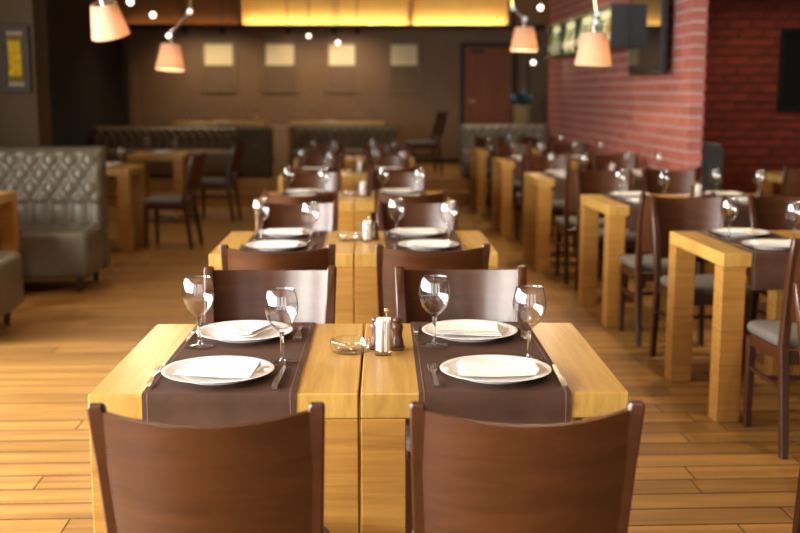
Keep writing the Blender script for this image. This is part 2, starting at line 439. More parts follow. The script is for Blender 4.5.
def chair_kit():
    K = []
    zt = .883
    def post(sx):
        pts = []; wx = []; wy = []
        for z, yy, xx, a, b in ((0, -.255, .180, .030, .034), (.22, -.225, .180, .034, .038), (.44, -.195, .180, .036, .042), (.60, -.222, .184, .034, .038), (.75, -.258, .190, .032, .034), (zt-.006, -.296, .196, .029, .029), (zt, -.298, .196, .022, .022)):
            pts.append((sx*xx, yy, z)); wx.append(a); wy.append(b)
        return MB().bar(pts, wx, wy).mesh('leg', 'walnut', 40)
    def fleg(sx):
        return MB().bar([(sx*.172, .172, 0), (sx*.172, .170, .2), (sx*.170, .168, .405)], [.026, .032, .038], [.028, .034, .040]).mesh('leg', 'walnut', 40)
    for s_ in (-1, 1): K.append(('leg', post(s_), [])); K.append(('leg', fleg(s_), []))
    # curved back panel
    z0, z1, th, bulge = .545, .872, .016, .072
    def surf(off):
        def f(u, v):
            q = 2*u-1
            zz = z0+(z1-.012*(1-q*q)-z0)*v
            lean = -.198-(zz-.46)*(.098/.42)
            hw = .178+.014*(zz-.46)/.42
            return (q*hw, lean-bulge*(1-q*q)+off, zz)
        return f
    K.append(('backrest', MB().slab(surf(th/2), surf(-th/2), 22, 4).mesh('backrest', 'walnut_panel', 45), []))
    # apron frame
    fr = MB()
    fr.box(-.155, .155, .155, .177, .365, .420, .003)
    fr.box(-.165, .165, -.205, -.185, .365, .420, .003)
    for s_ in (-1, 1): fr.box(min(s_*.160, s_*.182), max(s_*.160, s_*.182), -.185, .160, .365, .420, .003)
    K.append(('seat_frame', fr.mesh('seat_frame', 'walnut', 0), []))
    K.append(('seat', MB().rpad(-.198, .198, -.185, .205, .421, .468, .06, .020, .06, .010).mesh('seat', 'seat_cloth', 60), []))
    for s_ in (-1, 1):
        K.append(('stretcher', MB().tube([(s_*.176, -.213, .265), (s_*.171, .172, .265)], .0115).mesh('stretcher', 'walnut'), []))
    K.append(('stretcher', MB().tube([(-.172, -.02, .265), (.172, -.02, .265)], .0105).mesh('stretcher', 'walnut'), []))
    return K
KIT['chair'] = chair_kit()

# runner: lies across the table and hangs down both long ends
def runner_mesh(w, drop, seed):
    r = random.Random(seed); path = []
    hd = TD/2
    for k in range(9): path.append((-hd-.006-.004*math.sin(k*.8+seed), TH-drop+drop*k/8-.004))
    path[-1] = (-hd-.004, TH-.002)
    for k in range(25): path.append((-hd-.001+(2*hd+.002)*k/24, TH+.0035))
    path.append((hd+.004, TH-.002))
    for k in range(1, 9): path.append((hd+.006+.004*math.sin(k*.9+seed), TH-.004-drop*k/8))
    n_ = len(path)-1; ph = [r.random()*6 for _ in range(3)]
    def pt(u, v, off):
        i = int(round(v*n_)); yy, zz = path[i]; hang = max(0, TH-.004-zz)/drop
        x = (u-.5)*w
        wav = hang*(.004*math.sin(x*30+ph[0])+.003*math.sin(x*57+ph[1]))
        sgn = -1 if yy < 0 else 1
        j = max(i-1, 0); k = min(i+1, n_); ty, tz = path[k][0]-path[j][0], path[k][1]-path[j][1]; L = math.hypot(ty, tz) or 1
        return (x*(1+.012*hang), yy+sgn*abs(wav)-tz/L*off, zz+ty/L*off)
    cl_ = MB().slab(lambda u, v: pt(u, v, 0), lambda u, v: pt(u, v, -.002), 18, n_).mesh('cloth', 'runner_cloth', 60)
    hems = [('hem', MB().slab(lambda u, v: pt(c_+(u-.5)*.006, v, .0007), lambda u, v: pt(c_+(u-.5)*.006, v, .0001), 1, n_).mesh('hem', 'hem_thread', 60), []) for c_ in (.035, .965)]
    return [('cloth', cl_, [])]+hems
RUN = [runner_mesh(.35, .155, i) for i in range(3)]
for i in range(3): KIT['runner%d' % i] = RUN[i]

KIT['plate'] = MB().lathe([(0, .003), (.075, .003), (.078, 0), (.084, 0), (.086, .003), (.100, .008), (.125, .0145), (.1335, .0170), (.135, .0182), (.1335, .0192), (.125, .0170), (.101, .0118), (.094, .0085), (.085, .0066), (0, .0062)], 56).mesh('plate', 'porcelain', 50)
BOWL = [(.0050, .0800), (.0085, .0835), (.0150, .0885), (.0240, .0975), (.0335, .1100), (.0400, .1260), (.0428, .1420), (.0420, .1560), (.0388, .1740), (.0352, .1895), (.0346, .1903), (.0340, .1895), (.0376, .1740), (.0408, .1560), (.0416, .1420), (.0388, .1268), (.0322, .1112), (.0228, .0992), (.0130, .0915), (0, .0895)]
KIT['glass'] = [('bowl', MB().lathe([(0, .0800)]+BOWL, 40).mesh('bowl', 'thin_glass', 70), []),
                ('stem', MB().lathe([(0, .0075), (.0080, .0080), (.0056, .0150), (.0046, .028), (.0044, .052), (.0054, .070), (.0068, .0796), (0, .0796)], 20).mesh('stem', 'glass', 70), []),
                ('foot', MB().lathe([(0, 0), (.030, 0), (.0355, .0010), (.0368, .0022), (.0355, .0034), (.0210, .0052), (.0080, .0074), (0, .0074)], 40).mesh('foot', 'thin_glass', 70), [])]
def napkin(fold, seed):
    r = random.Random(seed); m = MB()
    def layer(w, d, z, dx, dy, rot, curl):
        c, s_ = math.cos(rot), math.sin(rot)
        def t(off):
            def f(u, v):
                x, y = (u-.5)*w, (v-.5)*d
                zz = z+curl*(2*u-1)**2*.006+.0016*math.sin(3*u+5*v+seed)
                if fold == 2: x *= 1-.75*v
                return (dx+c*x-s_*y, dy+s_*x+c*y, zz+off)
            return f
        m.slab(t(.0016), t(0), 10, 6)
    if fold == 2:
        layer(.18, .14, .013, 0, .005, 0, .6); layer(.17, .13, .017, .01, .0, .12, .8); layer(.13, .11, .021, -.01, -.005, -.15, .5)
    else:
        for k in range(4): layer(.185-.004*k, .118-.003*k, .0125+.0034*k, .003*k, -.002*k, .03*k-.04, .5)
    return m.mesh('napkin', 'napkin_cloth', 40)
for i in range(3): KIT['napkin%d' % i] = napkin(2 if i == 2 else 1, i*3+1)
# cutlery lies along +y
def fork_mesh():
    m = MB()
    def f(off):
        def g(u, v):
            L = -.098+.150*v; wv = .0046+.0022*math.cos(v*PI)**2 if v < .6 else .0040+(v-.6)/.4*.0075
            return ((u-.5)*2*wv, L, .0035+.007*math.sin(v*PI*.9)**2*(.4+.6*v)+off)
        return g
    m.slab(f(.0022), f(0), 4, 18)
    for k in range(4):
        x = -.0093+.0062*k
        def t(off):
            def g(u, v): return (x+(u-.5)*.0034*(1-.4*v), .052+.047*v, .0035+.007*math.sin(PI*.9)**2-.001+.004*math.sin(v*PI*.6)+off)
            return g
        m.slab(t(.002), t(0), 1, 6)
    return m.mesh('fork', 'steel', 50)
KIT['fork'] = fork_mesh()
def knife_parts():
    h = MB(); b = MB()
    def f(off):
        def g(u, v): return ((u-.5)*2*(.0065+.0022*math.sin(v*PI)**2-.001*v), -.105+.100*v, .003+.0015*math.sin(v*PI)+off)
        return g
    h.slab(f(.0052), f(-.0025), 4, 10)
    def bl(off):
        def g(u, v):
            w0 = .0062; x = (u-.5)*2*w0*(1-.15*v)
            if v > .75: x = x*(1-((v-.75)/.25)**2*.85)+.003*(v-.75)
            return (x, -.006+.112*v, .0042+off)
        return g
    b.slab(bl(.0016), bl(0), 4, 14)
    return [('handle', h.mesh('handle', 'steel', 50), []), ('blade', b.mesh('blade', 'steel', 50), [])]
KIT['knife'] = knife_parts()
def ashtray_mesh():
    prof = [(0, .0), (.044, .0), (.050, .003), (.053, .012), (.054, .030), (.0525, .0335), (.048, .0335), (.0455, .030), (.0425, .013), (.039, .0085), (0, .0085)]
    def fn(p, a):
        x, y, z = p; r = math.hypot(x, y)
        for c in (.5, 2.6, 4.7):
            d_ = abs((a-c+PI) % (2*PI)-PI)
            if d_ < .17 and z > .025: z -= .010*math.cos(d_/.17*PI/2)
        if .010 < z < .028 and r > .052: x *= 1+.012*math.cos(a*18); y *= 1+.012*math.cos(a*18)
        return (x, y, z)
    return MB().lathe(prof, 72, fn=fn).mesh('ashtray', 'thin_glass', 60)
KIT['ashtray'] = ashtray_mesh()
KIT['tumbler'] = MB().lathe([(0, 0), (.0215, 0), (.0228, .0015), (.0236, .088), (.0230, .089), (.0224, .088), (.0217, .011), (.020, .0095), (0, .0095)], 32).mesh('tumbler', 'thin_glass', 60)
def sticks():
    m = MB(); r = random.Random(3)
    for k in range(64):
        a = r.random()*6.28; q = .0200*math.sqrt(r.random()); b = a+r.uniform(-.4, .4); q2 = q*r.uniform(.9, 1.08)
        z1 = .088+r.uniform(0, .012)
        m.tube([(q*math.cos(a), q*math.sin(a), .0105), (q2*math.cos(b), q2*math.sin(b), z1)], .0021, 5)
    return m.mesh('toothpicks', 'paper', 0)
KIT['sticks'] = sticks()
def mill_parts():
    body = MB().lathe([(0, 0), (.0165, 0), (.0175, .003), (.0165, .012), (.0140, .024), (.0125, .034), (.0145, .044), (.0160, .052), (.0135, .060), (.0100, .064), (0, .064)], 20).mesh('body', 'dark_wood', 50)
    cap = MB().lathe([(0, .064), (.009, .064), (.0120, .069), (.0110, .075), (.006, .079), (0, .080)], 18).mesh('cap', 'dark_wood', 50)
    return [('body', body, []), ('cap', cap, [])]
KIT['mill'] = mill_parts()
def stand_parts():
    tray = MB().box(-.048, .048, -.022, .022, 0, .007, .003).mesh('tray', 'dark_wood', 0)
    post = MB().lathe([(0, .007), (.003, .007), (.003, .098), (0, .098)], 10).mesh('post', 'brass', 40)
    knob = MB().lathe([(0, .098), (.005, .099), (.0065, .104), (.005, .110), (0, .112)], 14).mesh('knob', 'brass', 60)
    return [('tray', tray, []), ('post', post, []), ('knob', knob, [])]
KIT['stand'] = stand_parts()

# ------------------------------------------------------------------ dressing a table pair
ORD = {0: 'fifth', 1: 'fourth', 2: 'third', 3: 'second', 4: 'first'}
class Frame:
    def __init__(s, cx, cy, rz, z=0.): s.c = (cx, cy); s.r = rz; s.z = z
    def p(s, x, y, z): c, q = math.cos(s.r), math.sin(s.r); return (s.c[0]+c*x-q*y, s.c[1]+q*x+c*y, z+s.z)
ZT = TH+.0042
def setting(fr, x, y, flip, where, nap, gl=(.135, .10), cut=True, glass=True, grp='', jig=(0, 0)):
    """one place setting; flip: the diner sits on the steps side"""
    s_ = -1 if flip else 1
    side = 'toward steps' if flip else 'away from steps'
    rr = fr.r+(PI if flip else 0)
    place('plate', 'dinner_plate', fr.p(x+jig[0], y+jig[1], ZT), rr, 'white round plate %s, %s' % (side, where), 'plate', 'dinner plates '+grp)
    place('napkin%d' % nap, 'napkin', fr.p(x+jig[0], y+jig[1], ZT), rr+.12*(nap-1), 'white folded napkin %s, %s' % (side, where), 'napkin', 'napkins '+grp)
    if glass: place('glass', 'wine_glass', fr.p(x+s_*gl[0], y+s_*gl[1], ZT), rr, 'clear wine glass %s, %s' % (side, where), 'glass', 'wine glasses '+grp)
    if cut:
        place('fork', 'fork', fr.p(x-s_*.150, y-s_*.015, ZT), rr+.02, 'steel fork %s, %s' % (side, where), 'fork', 'forks '+grp)
        place('knife', 'knife', fr.p(x+s_*.150, y-s_*.02, ZT), rr-.03, 'steel knife %s, %s' % (side, where), 'knife', 'knives '+grp)
def pair(cx, cy, rz, i, row, names, chairs, ypl=.225, extras=True, cut=True, grp='', n=2, glo=None):
    fr = Frame(cx, cy, rz)
    for k in range(n):
        x = (k-.5)*(TW+.006)
        where = '%s side of %s pair %s from back steps' % (names[k], row, ORD[i])
        place('table', 'dining_table', fr.p(x, 0, 0), rz, 'yellow oak square-legged table, '+where, 'table', 'tables '+grp)
        dx = (-.010, -.001)[k]
        place('runner%d' % ((i+k) % 3), 'table_runner', fr.p(x+dx, 0, 0), rz, 'dark brown cloth runner, '+where, 'runner', 'runners '+grp)
        setting(fr, x+dx+(-.022, .016)[k], -ypl, False, where, (i+k) % 2, ((.143, .125), (.100, .150))[k], cut, True, grp)
        setting(fr, x+dx-.012, ypl-.045, True, where, 2 if (k == 0 and i % 2 == 0) else (i+k+1) % 2, (.106, .130), cut, True, grp)
        for (kk, ox, oy, fl_, orz) in chairs:
            if kk != k: continue
            side = 'toward steps' if fl_ else 'away from steps'
            place('chair', 'dining_chair', fr.p(x+ox, oy, 0), rz+(PI if fl_ else 0)+orz, 'brown curved-back chair %s, %s' % (side, where), 'chair', 'chairs '+grp)
    if extras:
        w2 = 'between the tables of %s pair %s from back steps' % (row, ORD[i])
        place('ashtray', 'ashtray', fr.p(-.032, .022, TH+.001), rz, 'clear glass ashtray, '+w2, 'ashtray', 'ashtrays')
        place('tumbler', 'toothpick_tumbler', fr.p(.054, -.012, TH+.001), rz, 'clear tumbler of white toothpicks, '+w2, 'tumbler', 'toothpick tumblers')
        tag(place('sticks', 'toothpicks', fr.p(.054, -.012, TH+.001), rz, 'white wrapped toothpicks in tumbler, '+w2, 'toothpicks', 'toothpicks'), kind='stuff')
        st_ = place('stand', 'condiment_stand', fr.p(.064, .055, TH+.001), rz-.12, 'wooden shaker stand with brass knob on %s pair %s from back steps' % (row, ORD[i]), 'stand', 'condiment stands')
        for s_, nm in ((-1, 'left'), (1, 'right')):
            q = fr.p(.064+s_*.029*math.cos(-.12), .055+s_*.029*math.sin(-.12), TH+.0085)
            place('mill', 'shaker', q, rz, 'dark turned wood shaker, %s end of stand %s' % ('booth' if s_ < 0 else 'brick-wall', w2.replace('between the tables of', 'on')), 'shaker', 'wooden shakers')

R = math.radians
SIDES = ('booth', 'brick-wall')
CP = [(.026, 2.862, R(-1.6)), (.016, 5.107, R(-1.0)), (.02, 7.36, R(-.3)), (.015, 9.60, 0), (.03, 11.85, 0)]
for i, (cx, cy, rz) in enumerate(CP):
    nr = -.642 if i == 0 else -.775
    fa = .35 if i == 0 else .30
    ch = [(0, (.051 if i == 0 else .044) if i < 2 else .01, nr, False, 0.), (1, (.0, -.012, .01, 0, .01)[i], nr, False, 0.), (0, .008, fa, True, 0.), (1, -.008 if i == 0 else 0, fa, True, 0.)]
    pair(cx, cy, rz, i, 'centre', SIDES, ch, ypl=.245, extras=i < 4, cut=i < 2, grp='of the centre row')
RP = [(1.585+.62, 4.65+.392, R(.6)), (1.555+.62, 6.67+.392, R(1.0)), (1.49+.62, 8.78+.392, 0), (1.49+.62, 10.95+.392, 0), (1.49+.62, 13.10+.392, 0)]
RCH = {0: [(0, -.02, -.62, False, 0.), (1, .0, -.62, False, .0), (0, -.06, .60, True, 0), (1, -.14, .61, True, 0)],
       1: [(0, -.07, -.67, False, 0.), (1, .0, -.60, False, 0), (0, -.02, .66, True, 0), (1, -.13, .73, True, 0)]}
for i, (cx, cy, rz) in enumerate(RP):
    ch = RCH.get(i, [(0, .0, -.70, False, 0.), (1, .0, -.60, False, 0), (0, .0, .68, True, 0), (1, .0, .68, True, 0)])
    pair(cx, cy, rz, i, 'wall-row', ('aisle', 'brick-wall'), ch, ypl=.235, extras=i in (1, 2), cut=i == 0, grp='of the row by the brick wall')
place('chair', 'dining_chair', (1.515, 2.86, 0), PI+.05, 'brown curved-back chair standing apart at the open end of the wall row', 'chair')

# ------------------------------------------------------------------ tufted sofas
def tufted(W_, z0, z1, D, du, dv, material, rows0):
    """upright tufted back: front face toward -y, thickness D, rounded top and ends"""
    nu, nv = int(W_/.018), int((z1-z0)/.018)
    def dep(u, z):
        if z < rows0: a = u/du; s_ = abs(math.sin(PI*a)); e = .5*s_**.5; return e
        p, q = u/du+(z-rows0)/(2*dv), u/du-(z-rows0)/(2*dv)
        return (abs(math.sin(PI*p))*abs(math.sin(PI*q)))**.38
    def front(u, v):
        x = (u-.5)*W_; z = z0+(z1-z0)*v
        ed = min(1, (W_/2-abs(x))/.05); et = min(1, (z1-z)/.07)
        rnd = (1-math.sqrt(max(0, 1-(1-ed)**2)))*.05+(1-math.sqrt(max(0, 1-(1-et)**2)))*.07
        t_ = dep(x+W_/2, z)*.048*min(1, ed*1.2)*min(1, et*1.5)
        return (x, -t_+rnd-.02+.10*(z-z0)/(z1-z0), z)
    def back(u, v):
        x = (u-.5)*W_; z = z0+(z1-z0)*v; et = min(1, (z1-z)/.05)
        return (x, D-(1-math.sqrt(max(0, 1-(1-et)**2)))*.05, z)
    m = MB().slab(front, back, nu, nv)
    btn = MB().lathe([(0, -.004), (.011, -.002), (.013, .002), (.008, .006), (0, .007)], 10)
    btn.v = [(x, -z, y) for x, y, z in btn.v]
    bs = []
    r = 0; z = rows0
    while z < z1-.06:
        k = 0
        while True:
            x = -W_/2+(k+(.5 if r % 2 else 0))*du
            if x > W_/2-.04: break
            if x > -W_/2+.04: bs.append((x, -.021+.10*(z-z0)/(z1-z0), z))
            k += 1
        r += 1; z += dv
    return m.mesh('backrest', material, 80), btn.mesh('button', material, 60), bs
def sofa(name, loc, rz, W_, label, material, zs=.46, zb=1.03, depth=.56, legs=True, group=None, du=.145, dv=.105):
    r = obj(name, None, None, loc, rz)
    bm_, btn, bs = tufted(W_, zs-.06, zb, .16, du, dv, material, zs+.16)
    b = obj('backrest', bm_, r)
    for p in bs: obj('button', btn, b, p)
    z0 = .11 if legs else .02
    s_ = obj('seat', MB().rpad(-W_/2, W_/2, -depth, .02, z0, zs, .06, .055, 0, .012).mesh('seat', material, 60), r)
    obj('back_base', MB().box(-W_/2, W_/2, .022, .16, z0, zs-.06, .01).mesh('back_base', material, 0), r)
    if legs:
        for x in (-W_/2+.10, W_/2-.10):
            for y in (-depth+.09, .10): obj('leg', MB().lathe([(0, 0), (.018, 0), (.026, z0+.01), (0, z0+.01)], 12).mesh('leg', 'black_foot', 40), r, (x, y, 0))
    else: obj('plinth', MB().box(-W_/2+.03, W_/2-.03, -depth+.04, .14, 0, .021).mesh('plinth', 'black_foot', 0), r)
    return tag(r, label, 'sofa', group)
# the two booth sofas and their table at the left wall
sofa('tufted_sofa', (-2.72, 8.43, 0), 0, 1.70, 'olive grey leather tufted booth sofa against the beige pier', 'leather', depth=.50)
sofa('tufted_sofa', (-2.80, 6.42, 0), PI, 1.50, 'olive grey leather booth sofa facing the pier, across the booth table', 'leather')
bt = Frame(-2.972, 7.39, 0)
place('table', 'booth_table', bt.p(.31, .14, 0), 0, 'yellow oak table between the two tufted booth sofas, aisle half', 'table')
place('table', 'booth_table', bt.p(-.313, .14, 0), 0, 'yellow oak table between the two tufted booth sofas, outer half', 'table')
# tables beyond the pier
LN = [(-2.31, 10.48, 'nearer the pier'), (-2.16, 12.72, 'nearer the back steps')]
for i, (cx, cy, w_) in enumerate(LN):
    fr = Frame(cx, cy, 0)
    place('table', 'dining_table', fr.p(0, 0, 0), 0, 'yellow oak table beyond the beige pier, %s' % w_, 'table', 'tables beyond the pier')
    for (x, y, q, fl_) in ((.02, -.20, 0, False), (.0, .24, 1, True)):
        e = 'steps edge' if fl_ else 'edge away from steps'
        place('plate', 'dinner_plate', fr.p(x, y, TH+.001), 0, 'white round plate on %s of table beyond pier, %s' % (e, w_), 'plate', 'plates beyond the pier')
        place('napkin%d' % q, 'napkin', fr.p(x, y, TH+.001), .2, 'white napkin on %s of table beyond pier, %s' % (e, w_), 'napkin', 'napkins beyond the pier')
        s_ = -1 if fl_ else 1
        place('glass', 'wine_glass', fr.p(x+s_*.16, y+s_*.15, TH+.001), 0, 'clear wine glass near %s of table beyond pier, %s' % (e, w_), 'glass', 'glasses beyond the pier')
    place('chair', 'dining_chair', (cx+.60, cy-.02, 0), PI/2-.12, 'brown chair turned to the oak table beyond the pier, %s' % w_, 'chair', 'chairs beyond the pier')
# banquettes on the platform
PZ = .30
sofa('tufted_banquette', (-2.54, 15.45, PZ), 0, 2.04, 'brown leather tufted banquette beside the tall dark cabinet on the platform', 'leather_brown', zs=.36, zb=.685, depth=.5, legs=False, du=.12, dv=.08)
sofa('tufted_banquette', (-.09, 15.45, PZ), 0, 1.46, 'dark olive banquette beside the oak post on the platform', 'leather_olive', zs=.36, zb=.685, depth=.5, legs=False, du=.12, dv=.08)
sofa('tufted_banquette', (2.12, 15.35, PZ), 0, 1.22, 'grey leather tufted banquette in front of the wooden door', 'leather_grey', zs=.36, zb=.71, depth=.5, legs=False, du=.12, dv=.08)
c = obj('low_cabinet', None, None, (-1.30, 15.35, PZ))
obj('body', MB().box(-.21, .21, -.2, .2, 0, .66, .004).mesh('body', 'leather_olive', 0), c)
for x in (-.105, .105):
    q = obj('door', MB().box(x-.098, x+.098, -.218, -.201, .03, .63, .003).mesh('door', 'leather_olive', 0), c)
    obj('knob', MB().lathe([(0, 0), (.012, .004), (.010, .016), (0, .018)], 10).mesh('knob', 'brass'), q, (x*.25, -.225, .42)).rotation_euler = (PI/2, 0, 0)
tag(c, 'tall dark olive cabinet between brown banquette and oak post', 'cabinet')
c = obj('oak_post', None, None, (-.955, 15.35, PZ))
obj('shaft', MB().box(-.10, .10, -.12, .12, .02, .66, .004).mesh('shaft', 'oak_leg', 0), c)
obj('cap', MB().box(-.14, .14, -.14, .14, .66, .69, .004).mesh('cap', 'oak_top', 0), c)
obj('foot', MB().box(-.12, .12, -.14, .14, 0, .02, .003).mesh('foot', 'oak_leg', 0), c)
tag(c, 'square oak post between the dark cabinet and olive banquette', 'post')
# tables on the platform behind the banquettes
for j, (xs, xe, w_) in enumerate(((-2.55, -1.24, 'behind the brown banquette'), (-.88, .48, 'behind the olive banquette'))):
    t = obj('long_table', None, None, ((xs+xe)/2, 16.35, PZ)); hw = (xe-xs)/2
    obj('tabletop', MB().box(-hw, hw, -.35, .35, .66, .71, .004).mesh('tabletop', 'oak_top', 0), t)
    for a in (-1, 1):
        for b in (-1, 1): obj('leg', MB().box(a*(hw-.05)-.045, a*(hw-.05)+.045, b*.30-.045, b*.30+.045, 0, .659, .003).mesh('leg', 'oak_leg', 0), t)
    tag(t, 'long oak table on the platform '+w_, 'table', 'platform tables')
for j, (w_, gx, px) in enumerate((('behind the brown banquette', (191, 203, 246, 259), 225), ('behind the olive banquette', (300, 315, 355, 372), 331))):
    for k, x in enumerate(gx):
        place('glass', 'wine_glass', ((x-351.5)/F*16.2, 16.18, PZ+.7105), 0, '%s wine glass from the door on the table %s' % (('fourth', 'third', 'second', 'first')[k], w_), 'glass', 'glasses on the platform')
    place('plate', 'dinner_plate', ((px-351.5)/F*16.2, 16.2, PZ+.7105), 0, 'white plate on the long table '+w_, 'plate', 'plates on the platform')
    place('napkin2', 'napkin', ((px-351.5)/F*16.2, 16.2, PZ+.7105), 0, 'white peaked napkin on the long table '+w_, 'napkin', 'napkins on the platform')
place('chair', 'dining_chair', (.98, 15.6, PZ), PI*.55, 'brown chair turned sideways beside the olive banquette on the platform', 'chair')
# sideboard with potted plant in front of the door
c = obj('sideboard', None, None, (2.50, 16.3, PZ))
obj('body', MB().box(-.22, .22, -.2, .2, .03, .66, .004).mesh('body', 'dark_wood', 0), c)
obj('top', MB().box(-.235, .235, -.215, .215, .66, .685, .003).mesh('top', 'dark_wood', 0), c)
for x in (-.11, .11): obj('door', MB().box(x-.1, x+.1, -.216, -.201, .06, .63, .003).mesh('door', 'door_wood', 0), c)
for a in (-.19, .19):
    for b in (-.17, .17): obj('foot', MB().box(a-.02, a+.02, b-.02, b+.02, 0, .03).mesh('foot', 'black_foot', 0), c)
tag(c, 'dark wood sideboard holding the potted plant behind the grey banquette', 'sideboard')
c = obj('potted_plant', None, None, (2.50, 16.25, PZ+.6855))
obj('pot', MB().lathe([(0, 0), (.12, 0), (.135, .02), (.150, .24), (.158, .25), (.158, .27), (.142, .27), (.138, .23), (0, .22)], 24).mesh('pot', 'pot_straw', 50), c)
lf = MB().slab(lambda u, v: ((u-.5)*.10*math.sin(PI*(.08+.92*v))**.7, .10*v*v, .26*v-.08*v*v), lambda u, v: ((u-.5)*.10*math.sin(PI*(.08+.92*v))**.7, .10*v*v+.002, .26*v-.08*v*v-.002), 4, 8)
lm = [lf.mesh('leaf', m_, 60) for m_ in ('blue_leaf', 'dark_leaf')]
rr = random.Random(4)
for k in range(22):
    o = obj('leaf', lm[0 if k % 3 else 1], c, (rr.uniform(-.05, .05), rr.uniform(-.05, .05), .215), rr.random()*6.28); o.scale = (1.5, 1.3, rr.uniform(.9, 1.45)); o.rotation_euler.x = rr.uniform(-.35, .2)
tag(c, 'bluish leafy plant in a straw-coloured pot on the sideboard', 'plant')

# recess behind the brick corner: booth bench, table, chair
c = obj('booth_bench', None, None, (3.07, 9.75, 0))
obj('backrest', MB().rpad(0, .20, -.12, 1.2, .10, .99, .05, .06).mesh('backrest', 'leather_slate', 60), c)
obj('seat', MB().rpad(.205, .68, -.12, 1.2, .10, .46, .05, .05, 0, .01).mesh('seat', 'leather_slate', 60), c)
for x in (.06, .60):
    for y in (0, 1.05): obj('leg', MB().lathe([(0, 0), (.02, 0), (.024, .11), (0, .11)], 12).mesh('leg', 'black_foot', 40), c, (x, y, 0))
tag(c, 'slate grey upholstered bench end behind the brick corner', 'bench')
place('table', 'dining_table', (3.86, 9.20, 0), 0, 'yellow oak table in the recess beside the slate bench', 'table')
place('plate', 'dinner_plate', (3.72, 9.16, TH+.001), 0, 'white plate on the recess table beside the slate bench', 'plate')
place('napkin1', 'napkin', (3.72, 9.16, TH+.001), .3, 'white napkin on the recess table beside the slate bench', 'napkin')
place('chair', 'dining_chair', (3.46, 8.52, 0), 0, 'brown chair with its back turned, at the recess table', 'chair')
place('chair', 'dining_chair', (4.02, 8.50, 0), .1, 'brown chair at the recess table, farther from the brick corner', 'chair')

# ------------------------------------------------------------------ wall things
def picture(name, loc, rz, w, h, label, fmat, items, depth=.03):
    """framed picture in the local xz plane facing -y, centre at loc"""
    r = obj(name, None, None, loc, rz)
    fw = .05; f = MB()
    f.box(-w/2, w/2, -depth, 0, h/2-fw, h/2, .004); f.box(-w/2, w/2, -depth, 0, -h/2, -h/2+fw, .004)
    f.box(-w/2, -w/2+fw, -depth, 0, -h/2+fw, h/2-fw, .004); f.box(w/2-fw, w/2, -depth, 0, -h/2+fw, h/2-fw, .004)
    obj('frame', f.mesh('frame', fmat, 0), r)
    for nm, x0, x1, z0, z1, m_, y in items: obj(nm, MB().box(x0, x1, y-.006, y, z0, z1).mesh(nm, m_, 0), r)
    return tag(r, label, 'picture')
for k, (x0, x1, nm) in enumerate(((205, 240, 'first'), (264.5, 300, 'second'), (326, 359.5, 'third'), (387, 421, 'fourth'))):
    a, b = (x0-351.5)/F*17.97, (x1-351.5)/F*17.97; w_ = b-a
    picture('framed_picture', ((a+b)/2, 17.995, 1.845), 0, w_, .82, 'brown framed print with painted upper reflection, %s along the back wall from the dark wall' % nm, 'frame_brown',
            [('mat_board', -w_/2+.05, w_/2-.05, -.36, .36, 'lower_print', -.002), ('print', -w_/2+.065, w_/2-.065, .02, .345, 'painted_reflection', -.009)])  # upper cream piece: reflection in the picture glass, painted as flat colour
picture('framed_picture', (-2.685, 9.19, 1.70), 0, .235, .53, 'dark framed golden print with olive border on the beige pier', 'frame_dark',
        [('slip', -.07, .07, -.217, .217, 'frame_brown', -.004), ('mat_board', -.06, .06, -.19, .19, 'olive_print', -.011), ('print', -.048, .048, -.135, .14, 'gold_print', -.018)])
picture('framed_picture', (XL+.006, 12.9, 1.72), PI/2, .42, .58, 'small framed print on the dark left wall past the pier', 'frame_brown',
        [('print', -.16, .16, -.24, .24, 'lower_print', -.006)])
picture('wall_mirror', (4.88, RY-.001, 1.67), 0, .76, .86, 'black framed dark glazed picture on the recess brick wall', 'black_metal',
        [('pane', -.33, .33, -.38, .38, 'screen', -.008)])
# television on the brick wall
tv = obj('television', None, None, (BX-.10, 10.05, 1.95))
obj('body', MB().box(-.02, .035, -.56, .56, -.36, .36, .008).mesh('body', 'black_metal', 0), tv)
obj('screen', MB().box(-.026, -.0205, -.535, .535, -.33, .34).mesh('screen', 'screen', 0), tv)
obj('wall_bracket', MB().box(.0355, .097, -.12, .12, -.12, .12, .004).mesh('wall_bracket', 'black_metal', 0), tv)
tag(tv, 'black flat television hung on the red brick wall', 'television')
# lit bottle cabinet on the brick wall
CB0, CB1, CX0, CZ0, CZ1 = 10.62, 14.2, BX-.30, 1.86, 2.26
cb = obj('bottle_cabinet', None, None, (CX0, CB0, CZ0)); cl = CB1-CB0; ch_ = CZ1-CZ0
for nm, bx in (('side_panel', (0, .298, 0, .03, 0, ch_)), ('side_panel', (0, .298, cl-.03, cl, 0, ch_)), ('base_board', (0, .298, .03, cl-.03, 0, .025)), ('top_board', (0, .298, .03, cl-.03, ch_-.025, ch_)), ('back_board', (.100, .298, .03, cl-.03, .025, ch_-.025))):
    obj(nm, MB().box(*bx, .002).mesh(nm, 'cabinet_dark' if nm != 'back_board' else 'backlight', 0), cb)
for k in range(1, 4): obj('divider', MB().box(.015, .0995, k*cl/4-.01, k*cl/4+.01, .026, ch_-.026).mesh('divider', 'cabinet_dark', 0), cb)
tag(cb, 'long lit bottle cabinet hung on the red brick wall', 'cabinet')
bp = [(0, 0), (.034, 0), (.036, .004), (.036, .15), (.030, .175), (.014, .205), (.012, .255), (.014, .257), (.014, .27), (0, .27)]
bk = {m_: MB().lathe(bp, 14).mesh('bottle_body', m_, 50) for m_ in ('bottle_green', 'bottle_amber', 'clear_bottle')}
bl = MB().lathe([(.0365, .05), (.0368, .051), (.0368, .119), (.0365, .12)], 14, True).mesh('label_band', 'bottle_label', 50)
nbt = -1
